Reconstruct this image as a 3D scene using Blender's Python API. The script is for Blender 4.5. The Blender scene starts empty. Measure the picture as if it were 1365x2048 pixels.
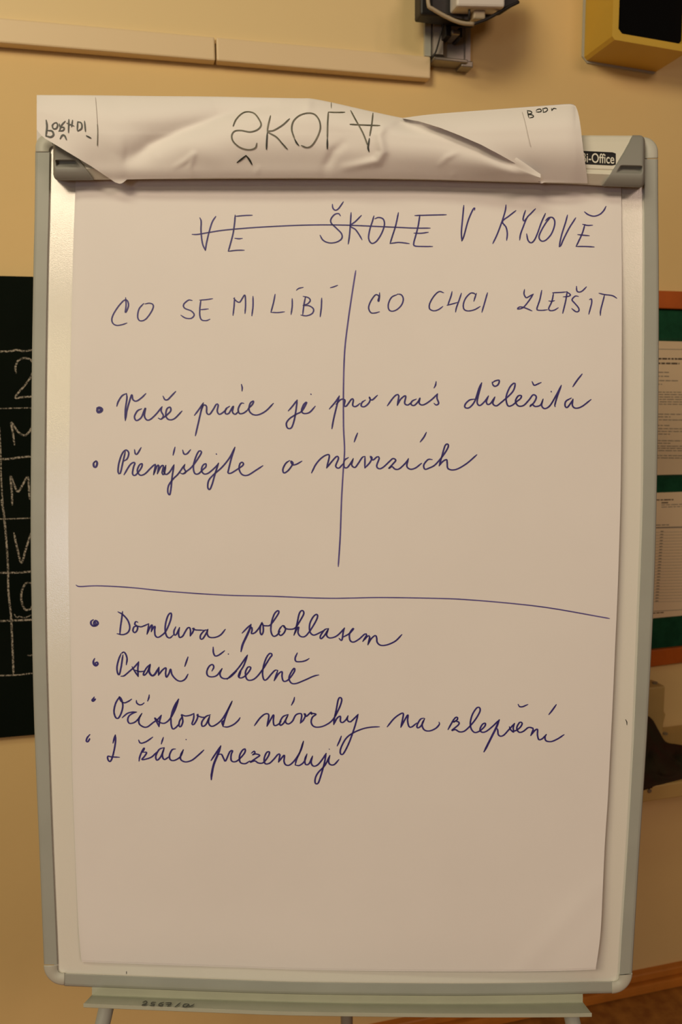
import bpy, bmesh, math, random
from mathutils import Vector, Matrix
random.seed(7)
scene = bpy.context.scene
col = scene.collection

# ------------------------------------------------------------------ camera
FPX = 1653.0                      # focal length in pixels of the 1365x2048 frame
CAM = Vector((0.0, 0.0, 1.422))
YAW, PITCH, ROLL = map(math.radians, (14.4, 7.7, 0.5))
FWD = Vector((math.sin(YAW)*math.cos(PITCH), math.cos(YAW)*math.cos(PITCH), -math.sin(PITCH)))
R0 = Vector((math.cos(YAW), -math.sin(YAW), 0.0))
D0 = FWD.cross(R0)
RGT = R0*math.cos(ROLL) + D0*math.sin(ROLL)
DWN = -R0*math.sin(ROLL) + D0*math.cos(ROLL)
cd = bpy.data.cameras.new('camera')
cam = bpy.data.objects.new('camera', cd)
col.objects.link(cam)
UPV = -DWN
cam.matrix_world = Matrix(((RGT.x, UPV.x, -FWD.x, CAM.x), (RGT.y, UPV.y, -FWD.y, CAM.y),
                           (RGT.z, UPV.z, -FWD.z, CAM.z), (0, 0, 0, 1)))
cd.sensor_fit = 'VERTICAL'
cd.sensor_height = 22.3
cd.sensor_width = 14.86
cd.lens = FPX/2048*22.3
cd.clip_start = 0.02
cd.dof.use_dof = True
cd.dof.focus_distance = 0.985
cd.dof.aperture_fstop = 4.5
scene.camera = cam

# ------------------------------------------------------------------ light and exposure
scene.view_settings.view_transform = 'Standard'
scene.view_settings.look = 'None'
scene.view_settings.exposure = 0.0
scene.view_settings.gamma = 1.0
scene.view_settings.use_curve_mapping = False
wd = bpy.data.worlds.new('World')
scene.world = wd
wd.use_nodes = True
wd.node_tree.nodes['Background'].inputs[0].default_value = (1.0, 0.74, 0.48, 1)
wd.node_tree.nodes['Background'].inputs[1].default_value = 0.02

def area(name, loc, target, sx, sy, power, color):
    l = bpy.data.lights.new(name, 'AREA')
    l.shape = 'RECTANGLE'; l.size = sx; l.size_y = sy
    l.energy = power; l.color = color
    o = bpy.data.objects.new(name, l)
    o.location = loc
    o.rotation_euler = (Vector(target)-Vector(loc)).to_track_quat('-Z', 'Y').to_euler()
    col.objects.link(o)
    return o
area('ceiling_lamp', (-0.6, -0.3, 2.9), (0.1, 1.2, 1.1), 1.2, 0.3, 9.2, (1.0, 0.94, 0.66))
area('ceiling_lamp_rear', (-1.67, -1.43, 2.9), (-0.06, 1.04, 1.6), 1.2, 0.6, 45, (1.0, 0.81, 0.57))
area('ceiling_lamp_far', (-3.9, -4.7, 2.6), (-0.06, 1.04, 1.4), 1.0, 0.35, 20, (1.0, 0.82, 0.45))
area('fill_light_back', (1.6, -2.6, 2.9), (0.3, 1.2, 1.2), 1.2, 0.6, 30, (1.0, 0.73, 0.58))  # added fill light: evens out the paper, lifts the right of the wall
area('window_daylight', (-2.20, -2.40, 1.20), (-0.06, 1.0, 1.25), 0.5, 0.65, 9.0, (0.88, 0.88, 1.0))

# ------------------------------------------------------------------ pixels -> places
def ray(px, py):
    return FWD + RGT*((px-682.5)/FPX) + DWN*((py-1024.0)/FPX)
# the flip chart's board plane leans back a little
TH = math.radians(3.3)
BN = (DWN*math.sin(TH) - FWD*math.cos(TH)).normalized()
BC = CAM + ray(682.5, 1130)*0.98
RB = math.radians(0.7)
BU = RGT*math.cos(RB) + DWN*math.sin(RB)
BU = (BU - BN*BU.dot(BN)).normalized()
BV = BN.cross(BU).normalized()
def B(px, py, n=0.0):             # point of the board, n metres in front of its face
    d = ray(px, py)
    t = (BC + BN*n - CAM).dot(BN)/d.dot(BN)
    return CAM + d*t
WY = 1.61                         # the back wall
def W(px, py, off=0.0):           # point on the wall, off metres in front of it
    d = ray(px, py)
    return CAM + d*((WY-off)/d.y)

def lerp2(a, b, t): return a+(b-a)*t
def interp(pts, x):
    if x <= pts[0][0]: return pts[0][1]
    for (x0, y0), (x1, y1) in zip(pts, pts[1:]):
        if x <= x1:
            return y0 if x1 == x0 else y0 + (y1-y0)*(x-x0)/(x1-x0)
    return pts[-1][1]
def smooth_curve(pts, step=2.0):
    """Catmull-Rom through the points"""
    P = [Vector(p) for p in pts]
    if len(P) == 1: return [P[0]]
    out = []
    for i in range(len(P)-1):
        p1, p2 = P[i], P[i+1]
        p0 = P[i-1] if i > 0 else p1*2-p2
        p3 = P[i+2] if i+2 < len(P) else p2*2-p1
        k = max(2, int((p2-p1).length/step))
        for j in range(k):
            t = j/k
            out.append(0.5*((2*p1) + (p2-p0)*t + (2*p0-5*p1+4*p2-p3)*t*t + (3*p1-p0-3*p2+p3)*t*t*t))
    out.append(P[-1])
    return out
def sinterp(pts):
    """smooth y(x) lookup"""
    c = [(v[0], v[1]) for v in smooth_curve(pts, 4.0)]
    c.sort()
    return lambda x: interp(c, x)

# ------------------------------------------------------------------ materials
def lin(r, g, b):
    f = lambda c: ((c/255)/12.92 if c/255 <= 0.04045 else ((c/255+0.055)/1.055)**2.4)
    return (f(r), f(g), f(b), 1)
def mat(name, c, rough=0.6, metal=0.0, spec=0.5, noise=0.0, nscale=30.0, bump=0.0, bscale=200.0, c2=None, coat=0.0):
    m = bpy.data.materials.new(name); m.use_nodes = True
    nt = m.node_tree; p = nt.nodes['Principled BSDF']
    c = tuple(c)+((1,) if len(c) == 3 else ())
    p.inputs['Base Color'].default_value = c
    p.inputs['Roughness'].default_value = rough
    p.inputs['Metallic'].default_value = metal
    p.inputs['Specular IOR Level'].default_value = spec
    p.inputs['Coat Weight'].default_value = coat
    tc = nt.nodes.new('ShaderNodeTexCoord')
    if noise > 0 or c2:
        n = nt.nodes.new('ShaderNodeTexNoise'); n.inputs['Scale'].default_value = nscale; n.inputs['Detail'].default_value = 6
        nt.links.new(tc.outputs['Object'], n.inputs['Vector'])
        mx = nt.nodes.new('ShaderNodeMix'); mx.data_type = 'RGBA'
        mx.inputs['A'].default_value = c
        mx.inputs['B'].default_value = (tuple(c2)+((1,) if len(c2) == 3 else ())) if c2 else tuple(v*(1-noise) for v in c[:3])+(1,)
        rp = nt.nodes.new('ShaderNodeMapRange'); rp.inputs['From Min'].default_value = 0.35; rp.inputs['From Max'].default_value = 0.65
        nt.links.new(n.outputs['Fac'], rp.inputs['Value'])
        nt.links.new(rp.outputs['Result'], mx.inputs['Factor'])
        nt.links.new(mx.outputs['Result'], p.inputs['Base Color'])
    if bump > 0:
        n2 = nt.nodes.new('ShaderNodeTexNoise'); n2.inputs['Scale'].default_value = bscale; n2.inputs['Detail'].default_value = 4
        nt.links.new(tc.outputs['Object'], n2.inputs['Vector'])
        bp = nt.nodes.new('ShaderNodeBump'); bp.inputs['Strength'].default_value = bump; bp.inputs['Distance'].default_value = 0.01
        nt.links.new(n2.outputs['Fac'], bp.inputs['Height'])
        nt.links.new(bp.outputs['Normal'], p.inputs['Normal'])
    return m
M = {
 'paint':  mat('cream_wall_paint', (0.80, 0.58, 0.255), 0.75, noise=0.05, nscale=2.5, bump=0.12, bscale=9),
 'paper':  mat('flipchart_paper', (0.80, 0.77, 0.755), 0.85, spec=0.2, noise=0.015, nscale=14, bump=0.05, bscale=7),
 'paper2': mat('flipped_paper', (0.80, 0.77, 0.74), 0.85, spec=0.2),
 'enamel': mat('white_enamel', (0.76, 0.745, 0.68), 0.16, spec=0.5, bump=0.035, bscale=800),
 'alu':    mat('grey_aluminium', (0.37, 0.385, 0.345), 0.5, spec=0.3, noise=0.06, nscale=18),
 'plastic':mat('light_grey_plastic', (0.50, 0.50, 0.43), 0.5),
 'grey':   mat('dark_grey_plastic', (0.25, 0.25, 0.225), 0.55, bump=0.03, bscale=900),
 'cream':  mat('cream_metal', (0.68, 0.66, 0.56), 0.4),
 'tray':   mat('grey_green_tray', (0.46, 0.48, 0.38), 0.45, noise=0.05, nscale=30),
 'ink':    mat('violet_ink', (0.018, 0.010, 0.15), 0.5, noise=0.4, nscale=60, c2=(0.035, 0.022, 0.21)),
 'inklight':mat('thin_violet_ink', (0.13, 0.10, 0.33), 0.6, c2=(0.07, 0.05, 0.25), nscale=40),
 'marker': mat('dark_marker_ink', (0.03, 0.035, 0.03), 0.5),
 'markerlight': mat('faint_marker_ink', (0.20, 0.185, 0.14), 0.6, c2=(0.09, 0.09, 0.065), nscale=60),
 'pencil': mat('pencil_line', (0.50, 0.45, 0.42), 0.7),
 'black':  mat('black_print', (0.008, 0.007, 0.008), 0.4),
 'board':  mat('blackboard_slate', (0.0035, 0.0065, 0.004), 0.9, spec=0.06, c2=(0.006, 0.009, 0.006), nscale=5),
 'panel':  mat('white_panel', (0.80, 0.62, 0.31), 0.5),
 'panelframe': mat('white_panel_frame', (0.80, 0.63, 0.38), 0.45),
 'yellow': mat('yellow_painted_wood', (0.66, 0.42, 0.045), 0.5, noise=0.08, nscale=8),
 'grille': mat('black_speaker_cloth', (0.002, 0.002, 0.002), 0.9, spec=0.1),
 'felt':   mat('green_felt', (0.012, 0.075, 0.035), 0.95, spec=0.1, noise=0.3, nscale=40, bump=0.2, bscale=400),
 'wood':   mat('orange_stained_wood', (0.50, 0.11, 0.010), 0.45, noise=0.25, nscale=12),
 'sheet':  mat('office_paper', (0.82, 0.66, 0.44), 0.8, spec=0.2),
 'print':  mat('grey_print', (0.22, 0.19, 0.15), 0.8),
 'printdark': mat('dark_print', (0.07, 0.045, 0.03), 0.8),
 'shelf':  mat('ochre_painted_wood', (0.55, 0.37, 0.13), 0.55, noise=0.1, nscale=9),
 'cloth':  mat('dark_green_cloth', (0.030, 0.032, 0.016), 0.95, spec=0.1, c2=(0.055, 0.016, 0.012), nscale=9),
 'steel':  mat('dull_steel', (0.30, 0.27, 0.22), 0.4, metal=0.7),
 'galv':   mat('galvanised_plate', (0.48, 0.43, 0.38), 0.4, metal=0.3),
 'rubber': mat('black_rubber', (0.012, 0.010, 0.010), 0.5),
 'white':  mat('white_plastic', (0.70, 0.66, 0.60), 0.4),
 'strap':  mat('beige_metal_strap', (0.40, 0.33, 0.22), 0.45),
 'skirt':  mat('brown_painted_skirting', (0.58, 0.20, 0.025), 0.45, noise=0.2, nscale=15),
 'floor':  mat('brown_linoleum', (0.40, 0.17, 0.03), 0.5, c2=(0.24, 0.085, 0.014), nscale=28),
 'flake':  mat('chipped_plaster', (0.62, 0.50, 0.36), 0.9),
}
def chalk_mat():
    m = bpy.data.materials.new('chalk'); m.use_nodes = True
    nt = m.node_tree; p = nt.nodes['Principled BSDF']
    p.inputs['Base Color'].default_value = (0.58, 0.52, 0.42, 1); p.inputs['Roughness'].default_value = 1
    tc = nt.nodes.new('ShaderNodeTexCoord')
    n = nt.nodes.new('ShaderNodeTexNoise'); n.inputs['Scale'].default_value = 330; n.inputs['Detail'].default_value = 2
    nt.links.new(tc.outputs['Object'], n.inputs['Vector'])
    r = nt.nodes.new('ShaderNodeMapRange'); r.inputs['From Min'].default_value = 0.38; r.inputs['From Max'].default_value = 0.62
    r.inputs['To Min'].default_value = 0.08; r.inputs['To Max'].default_value = 0.85
    nt.links.new(n.outputs['Fac'], r.inputs['Value']); nt.links.new(r.outputs['Result'], p.inputs['Alpha'])
    return m
M['chalk'] = chalk_mat()
def sleeve_mat():
    m = bpy.data.materials.new('clear_sleeve'); m.use_nodes = True
    nt = m.node_tree
    for n in list(nt.nodes): nt.nodes.remove(n)
    out = nt.nodes.new('ShaderNodeOutputMaterial'); tr = nt.nodes.new('ShaderNodeBsdfTransparent'); gl = nt.nodes.new('ShaderNodeBsdfGlossy')
    gl.inputs['Roughness'].default_value = 0.18
    mx = nt.nodes.new('ShaderNodeMixShader'); mx.inputs[0].default_value = 0.10
    nt.links.new(tr.outputs[0], mx.inputs[1]); nt.links.new(gl.outputs[0], mx.inputs[2]); nt.links.new(mx.outputs[0], out.inputs[0])
    return m
M['sleeve'] = sleeve_mat()

# ------------------------------------------------------------------ object helpers
def empty(name, loc, label, cat, group=None):
    o = bpy.data.objects.new(name, None); o.empty_display_size = 0.05
    o.location = loc; col.objects.link(o)
    o['label'] = label; o['category'] = cat
    if group: o['group'] = group
    return o
def tag(o, label, cat, group=None):
    o['label'] = label; o['category'] = cat
    if group: o['group'] = group
    return o
def mesh(name, verts, faces, m, parent=None, smooth=False, origin=None, label=None):
    """a mesh from world-space vertices; its origin is its parent's place or 'origin'"""
    if parent is not None:
        base = Vector((0, 0, 0)); q = parent
        while q is not None:
            base += q.location; q = q.parent
    else:
        base = Vector(origin) if origin is not None else Vector((0, 0, 0))
    me = bpy.data.meshes.new(name)
    me.from_pydata([tuple(Vector(v)-base) for v in verts], [], faces)
    bm = bmesh.new(); bm.from_mesh(me)
    bmesh.ops.recalc_face_normals(bm, faces=bm.faces)
    bm.to_mesh(me); bm.free()
    for p in me.polygons: p.use_smooth = smooth
    me.materials.append(m); me.update()
    o = bpy.data.objects.new(name, me); col.objects.link(o)
    if parent is not None: o.parent = parent
    else: o.location = base
    if label: o['label'] = label
    return o
def struct(o):
    o['kind'] = 'structure'; return o
def bevel(o, w, seg=2):
    b = o.modifiers.new('bevel', 'BEVEL'); b.width = w; b.segments = seg; b.limit_method = 'ANGLE'; b.angle_limit = math.radians(35)
    return o
class MB:
    def __init__(s): s.v = []; s.f = []
    def add(s, v, f):
        k = len(s.v); s.v += [Vector(x) for x in v]; s.f += [tuple(i+k for i in q) for q in f]; return s
    def hexa(s, p):               # 8 points: four of one end, four of the other
        return s.add(p, [(0,1,2,3), (7,6,5,4), (0,4,5,1), (1,5,6,2), (2,6,7,3), (3,7,4,0)])
    def box(s, lo, hi):
        x0, y0, z0 = lo; x1, y1, z1 = hi
        return s.hexa([(x0,y0,z0),(x1,y0,z0),(x1,y0,z1),(x0,y0,z1),(x0,y1,z0),(x1,y1,z0),(x1,y1,z1),(x0,y1,z1)])
    def prism(s, a, b):           # outline a and matching outline b
        n = len(a)
        return s.add(list(a)+list(b), [tuple(range(n)), tuple(range(2*n-1, n-1, -1))] + [(i, n+i, n+(i+1) % n, (i+1) % n) for i in range(n)])
    def loft(s, rows, closed=False, caps=True):
        n = len(rows[0]); v = [p for r in rows for p in r]; f = []
        for i in range(len(rows)-1):
            for j in range(n if closed else n-1):
                k = (j+1) % n
                f.append((i*n+j, i*n+k, (i+1)*n+k, (i+1)*n+j))
        if closed and caps:
            f.append(tuple(range(n-1, -1, -1))); f.append(tuple((len(rows)-1)*n+j for j in range(n)))
        return s.add(v, f)
    def tube(s, pts, r, seg=14):
        pts = [Vector(p) for p in pts]; rows = []
        for i, p in enumerate(pts):
            d = (pts[min(i+1, len(pts)-1)]-pts[max(i-1, 0)]).normalized()
            a = d.cross(Vector((0.3, 1, 0.2))).normalized(); b = d.cross(a)
            rr = r[i] if isinstance(r, (list, tuple)) else r
            rows.append([p + (a*math.cos(2*math.pi*k/seg)+b*math.sin(2*math.pi*k/seg))*rr for k in range(seg)])
        return s.loft(rows, True)
    def build(s, name, m, parent=None, smooth=False, label=None, origin=None):
        return mesh(name, s.v, s.f, m, parent, smooth, origin, label)

# ink strokes: polylines in photo pixels laid on a surface
def strokes(name, lines, surf, m, parent, width=3.2, press=0.9, smoothit=True, label=None, taper=0.55):
    mb = MB()
    for L in lines:
        w0 = width
        if isinstance(L, tuple): L, w0 = L
        if len(L) == 1: L = [L[0], (L[0][0]+0.8, L[0][1]+0.8)]
        c = smooth_curve(L, 1.8) if (smoothit and len(L) > 2) else smooth_curve([L[0], L[-1]] if len(L) == 2 else L, 4.0)
        n = len(c)
        if n < 2: continue
        row = []
        tot = sum((c[i+1]-c[i]).length for i in range(n-1)); acc = 0
        for i in range(n):
            if i: acc += (c[i]-c[i-1]).length
            d = c[min(i+1, n-1)]-c[max(i-1, 0)]
            if d.length < 1e-6: d = Vector((1, 0))
            d.normalize(); q = Vector((-d.y, d.x))
            e = min(acc, tot-acc)
            w = (w0 + press*(abs(d.y)-0.4))*(taper+(1-taper)*min(1, e/(2.2*w0)))
            row.append((c[i]+q*w/2, c[i]-q*w/2))
        # round ends
        v = [surf(*p) for r in row for p in r]
        f = [(2*i, 2*i+1, 2*i+3, 2*i+2) for i in range(n-1)]
        mb.add(v, f)
        for e, sgn in ((0, -1), (n-1, 1)):
            a, b = row[e]; mid = (a+b)/2; d = (a-b); r = d.length/2
            if r < 1e-4: continue
            d.normalize(); t = Vector((d.y, -d.x))
            dirn = (c[1]-c[0]) if e == 0 else (c[-1]-c[-2])
            if t.dot(dirn)*sgn < 0: t = -t
            fan = [mid + d*r*math.cos(math.pi*k/6)+t*r*math.sin(math.pi*k/6) for k in range(7)]
            mb.add([surf(*p) for p in fan], [tuple(range(7))])
    return mb.build(name, m, parent, label=label)
def words(name, lines, surf, m, parent, width, press, label, pad=7.0):
    """the strokes of each written word become one object"""
    items = []
    for L in lines:
        P = L[0] if isinstance(L, tuple) else L
        xs = [p[0] for p in P]; items.append((min(xs), max(xs), L))
    items.sort(key=lambda q: q[0])
    groups = []; hi = -1e9
    for a, b, L in items:
        if a > hi+pad: groups.append([])
        groups[-1].append(L); hi = max(hi, b)
    for g in groups:
        P = [p for L in g for p in (L[0] if isinstance(L, tuple) else L)]
        small = max(p[0] for p in P)-min(p[0] for p in P) < 20 and max(p[1] for p in P)-min(p[1] for p in P) < 20
        strokes('bullet_mark' if small else name, g, surf, m, parent, width, press, label=label)
def S(crop, text):
    x0, y0, s = crop
    out = []
    for part in text.split(';'):
        part = part.strip()
        if not part: continue
        w = None
        if part[0] == '!': w, part = part[1:].split('|'); w = float(w)
        pts = [(x0+s*float(a.split(',')[0]), y0+s*float(a.split(',')[1])) for a in part.split()]
        out.append((pts, w) if w else pts)
    return out

# ================================================================== THE ROOM
HX0, HX1 = -3.2, 3.6
wall = struct(MB().box((HX0, WY, 0), (HX1, WY+0.12, 3.1)).build('wall_back', M['paint']))
floor = struct(MB().box((HX0, -3.4, -0.05), (HX1, WY+0.12, 0)).build('floor', M['floor']))
# skirting board: a flat board with a small ledge in front of it
bb = MB()
prof = [(0, 0.041), (-0.016, 0.041), (-0.0185, 0.0385), (-0.0195, 0.026), (-0.0165, 0.0245), (-0.0165, 0.0225), (-0.029, 0.0225), (-0.033, 0.020), (-0.034, 0.013), (-0.034, 0.0035), (-0.031, 0.0035), (-0.031, 0.0), (0, 0)]
bb.prism([(HX0, WY+a, b) for a, b in prof], [(HX1, WY+a, b) for a, b in prof])
struct(bb.build('baseboard_back', M['skirt']))

# ================================================================== THINGS ON THE WALL
# white panel with a broad frame, upper left
org = W(300, 60)
wp = empty('whiteboard', (org.x, WY, org.z), 'large white wall board with a broad frame, cut by the top left of the photo', 'whiteboard')
a = W(-260, 40, 0.024); b = W(862, 158, 0.024)
tl = W(862, 100, 0.024)
zb0 = W(0, 85, 0.024); zb1 = W(862, 157, 0.024)
slope = (zb1.z-zb0.z)/(zb1.x-zb0.x)
lowz = lambda x: zb0.z + slope*(x-zb0.x)
jx = W(432, 100, 0.024).x; xl = zb0.x-0.75; xr = zb1.x
fw = (W(500, 77, 0.024).z - W(500, 124, 0.024).z)
def bar(x0, x1, y0, y1):
    m = MB()
    m.hexa([(x0, y0, lowz(x0)), (x1, y0, lowz(x1)), (x1, y0, lowz(x1)+fw), (x0, y0, lowz(x0)+fw),
            (x0, y1, lowz(x0)), (x1, y1, lowz(x1)), (x1, y1, lowz(x1)+fw), (x0, y1, lowz(x0)+fw)])
    return m
fb = WY-0.024
bevel(bar(xl, jx-0.0013, fb, WY-0.001).build('frame_bar', M['panelframe'], wp), 0.003)
bevel(bar(jx+0.0013, xr, fb, WY-0.001).build('frame_bar', M['panelframe'], wp), 0.003)
MB().hexa([(xl, WY-0.016, lowz(xl)+fw*0.8), (xr, WY-0.016, lowz(xr)+fw*0.8), (xr, WY-0.016, lowz(xr)+1.2), (xl, WY-0.016, lowz(xl)+1.2),
           (xl, WY-0.001, lowz(xl)+fw*0.8), (xr, WY-0.001, lowz(xr)+fw*0.8), (xr, WY-0.001, lowz(xr)+1.2), (xl, WY-0.001, lowz(xl)+1.2)]).build('panel', M['panel'], wp)
MB().hexa([(xr-0.012, WY-0.024, lowz(xr)+fw), (xr, WY-0.024, lowz(xr)+fw), (xr, WY-0.024, lowz(xr)+1.2), (xr-0.012, WY-0.024, lowz(xr)+1.2),
           (xr-0.012, WY-0.0165, lowz(xr)+fw), (xr, WY-0.0165, lowz(xr)+fw), (xr, WY-0.0165, lowz(xr)+1.2), (xr-0.012, WY-0.0165, lowz(xr)+1.2)]).build('edge_strip', M['plastic'], wp)

# bracket at the end of the white board
org = W(898, 90)
br = empty('wall_bracket', (org.x, WY, org.z), 'grey metal wall bracket with black clamp and bent strap beside the white board', 'bracket')
p0 = W(861, 115, 0.012); p1 = W(939, 122, 0.012); top = W(880, -160, 0.012)
pl = MB()
r_ = p1.x-p0.x
prof = [(p0.x, WY-0.001), (p0.x, WY-0.030), (p0.x+r_*0.22, WY-0.034), (p0.x+r_*0.34, WY-0.020), (p0.x+r_*0.42, WY-0.013), (p0.x+r_*0.85, WY-0.013), (p0.x+r_*0.87, WY-0.018), (p1.x, WY-0.018), (p1.x, WY-0.001)]
pl.prism([(x, y, p0.z - 0.006*(x-p0.x)/r_) for x, y in prof], [(x, y, top.z) for x, y in prof])
pl.build('mounting_plate', M['galv'], br)
f0 = MB(); f0.box((p0.x-0.001, WY-0.036, p0.z-0.013), (p1.x-0.012, WY-0.001, p0.z-0.0062)); f0.box((p1.x-0.024, WY-0.030, p0.z-0.018), (p1.x+0.001, WY-0.001, p0.z-0.0062))
bevel(f0.build('bottom_flange', M['steel'], br), 0.002)
# clamp block under the arm
c0 = W(890, 40, 0.05); c1 = W(924, 78, 0.05)
bevel(MB().box((c0.x, WY-0.055, c1.z), (c0.x+0.012, WY-0.02, c0.z+0.03)).box((c1.x-0.008, WY-0.055, c1.z), (c1.x, WY-0.02, c0.z-0.012)).build('clamp_jaw', M['rubber'], br), 0.002)
bevel(MB().box((c0.x+0.010, WY-0.062, c1.z+0.002), (c1.x-0.007, WY-0.02, c1.z+0.011)).build('clamp_bolt', M['steel'], br), 0.003)
# black arm to the front
a0 = W(836, 36, 0.07); a1 = W(905, -40, 0.07)
bevel(MB().box((a0.x, WY-0.085, a0.z), (a1.x+0.05, WY-0.05, a1.z)).build('clamp_arm', M['rubber'], br), 0.004)
h0 = W(868, 42, 0.12); h1 = W(1036, -60, 0.12)
hp = [W(838, -60, 0.14), W(846, 2, 0.14), W(884, -2, 0.14), W(1000, -2, 0.14), W(1036, -2, 0.14), W(1038, 6, 0.14)]
arm = MB()
arm.prism([W(866, -60, 0.135), W(866, 14, 0.135), W(905, 34, 0.135), W(948, 42, 0.135), W(1000, 30, 0.135), W(1037, 6, 0.135), W(1040, -60, 0.135)],
          [W(866, -60, 0.085), W(866, 14, 0.085), W(905, 34, 0.085), W(948, 42, 0.085), W(1000, 30, 0.085), W(1037, 6, 0.085), W(1040, -60, 0.085)])
arm.build('holder_body', M['rubber'], br)
sp = [W(857, -60, 0.15), W(857, 6, 0.15), W(866, 18, 0.15), W(900, 37, 0.15), W(925, 46, 0.15), W(948, 48, 0.15)]
sq = smooth_curve(sp, 0.004)
st = MB(); st.tube(sq, 0.0034, 10); st.build('strap', M['strap'], br, True)
sq = smooth_curve([W(948, 48, 0.15), W(975, 38, 0.15), W(1010, 18, 0.15), W(1038, 4, 0.15)], 0.004)
st = MB(); st.tube(sq, 0.0028, 10); st.build('strap', M['rubber'], br, True)
ca = W(914, 12, 0.165); cb = W(1011, 14, 0.165)
bevel(MB().prism([ca, cb, cb+Vector((0, 0, 0.12)), ca+Vector((0, 0, 0.12))], [p+Vector((0, 0.045, 0)) for p in (ca, cb, cb+Vector((0, 0, 0.12)), ca+Vector((0, 0, 0.12)))]).build('white_casing', M['white'], br, label='white casing held in the bracket'), 0.004)
k0 = W(948, 37, 0.15); k1 = W(972, 38, 0.15)
bevel(MB().prism([k0, k1, k1+Vector((0, 0, 0.03)), k0+Vector((0, 0, 0.03))], [p+Vector((0, 0.02, 0)) for p in (k0, k1, k1+Vector((0, 0, 0.03)), k0+Vector((0, 0, 0.03)))]).build('casing_neck', M['strap'], br), 0.003)
k0 = W(939, 40, 0.152); MB().tube([k0, k0+Vector((0, 0, 0.03))], 0.0022, 8).build('pin', M['rubber'], br, True)
cb_ = [W(893, 34, 0.06), W(884, 60, 0.055), W(878, 84, 0.050), W(872, 104, 0.045), W(864, 117, 0.04)]
MB().tube(smooth_curve(cb_, 0.004), 0.0016, 8).build('cable', M['rubber'], br, True)

# yellow loudspeaker box, top right
kb = [W(1166, 97), W(1182, 120), W(1331, 144)]
org = kb[1]
spk = empty('loudspeaker', (org.x, WY, org.z), 'yellow wooden loudspeaker box with black front, high on the wall at top right', 'loudspeaker')
D = 0.105
fl = W(1225, 79, D); fr = W(1381, 105, D)
ztop = fl.z+0.32
x0, x1, zb = fl.x, fr.x, fl.z
bz = lambda x: zb + (fr.z-fl.z)*(x-x0)/(x1-x0)
ch = 0.0
def rect(xa, xb, dz, y, zt, c=0.0):
    return [(xa, y, bz(xa)+dz+c), (xa+c, y, bz(xa)+dz), (xb-c, y, bz(xb)+dz), (xb, y, bz(xb)+dz+c), (xb, y, zt-c), (xb-c, y, zt), (xa+c, y, zt), (xa, y, zt-c)]
bxm = MB()
bk = rect(x0, x1, 0, WY-0.004, ztop, 0.006); ft = rect(x0, x1, 0, WY-D, ztop, 0.006)
inn = rect(x0+0.013, x1-0.013, 0.013, WY-D, ztop-0.013, 0.008); ind = rect(x0+0.015, x1-0.015, 0.015, WY-D+0.012, ztop-0.015, 0.008)
bxm.loft([bk, ft, inn, ind], True, caps=False); bxm.add(bk, [tuple(range(8))])
bxm.build('cabinet', M['yellow'], spk)
MB().prism(rect(x0+0.0145, x1-0.0145, 0.0145, WY-D+0.009, ztop-0.0145, 0.008), rect(x0+0.0145, x1-0.0145, 0.0145, WY-D+0.03, ztop-0.0145, 0.008)).build('speaker_grille', M['grille'], spk)
bp_ = MB().prism(rect(x0-0.004, x1+0.002, -0.004, WY-0.004, ztop, 0.012), rect(x0-0.004, x1+0.002, -0.004, WY-0.0005, ztop, 0.012))
bp_.build('back_plate', M['plastic'], spk)

# blackboard at left
z1 = W(0, 551.5, 0.02); z2 = W(66, 552.6, 0.02); z3 = W(0, 1476.5, 0.02); z4 = W(70, 1471.5, 0.02)
org = W(100, 1476)
bd = empty('blackboard', (org.x, WY, org.z), 'dark blackboard with chalk grid and letters on the wall behind the flip chart', 'blackboard')
bx0, bx1 = z1.x-0.75, W(560, 1000, 0.02).x
zt_ = lambda x: z1.z + (z2.z-z1.z)/(z2.x-z1.x)*(x-z1.x)*0.4
zl_ = lambda x: z3.z + (z4.z-z3.z)/(z4.x-z3.x)*(x-z3.x)*0.5
bevel(MB().hexa([(bx0, WY-0.02, zl_(bx0)), (bx1, WY-0.02, zl_(bx1)), (bx1, WY-0.02, zt_(bx1)), (bx0, WY-0.02, zt_(bx0)),
           (bx0, WY-0.001, zl_(bx0)), (bx1, WY-0.001, zl_(bx1)), (bx1, WY-0.001, zt_(bx1)), (bx0, WY-0.001, zt_(bx0))]).build('slate', M['board'], bd), 0.002)
CU = (0, 530, 0.2587); CL = (0, 1000, 0.2587)
chalk = S(CU, '-90,668 60,668 130,657 180,666 260,655;125,838 120,790 140,740 190,720 240,735 265,790 240,860 200,920 118,1022 180,1021 270,1015;!2|-80,1112 80,1108 160,1106 260,1105;'
  '112,1390 100,1300 88,1218 140,1290 190,1318 225,1290 270,1230 280,1390;-80,1498 60,1500 130,1490 200,1482 260,1481;!2.6|-5,1250 5,1450 12,1700 38,2048;'
  '95,1855 92,1760 82,1635 110,1700 140,1752 180,1690 215,1640 225,1750 230,1810;!2.2|-80,1964 100,1962 260,1955')
chalk += S(CL, '10,0 35,150 60,480 65,700 85,900 95,1100 105,1350;108,255 135,380 165,485 200,380 240,255;-80,562 120,562 270,550;240,640 200,645 170,700 165,770 185,835 210,850 245,830 270,740 240,640;'
  '!2|110,880 130,910 150,900 190,910 240,890;-80,940 100,932 270,925;215,1200 260,1200;!2.6|-80,1357 100,1355 250,1340')
strokes('chalk_writing', chalk, lambda x, y: W(x, y, 0.0206), M['chalk'], bd, 3.6, 0.2)

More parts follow.
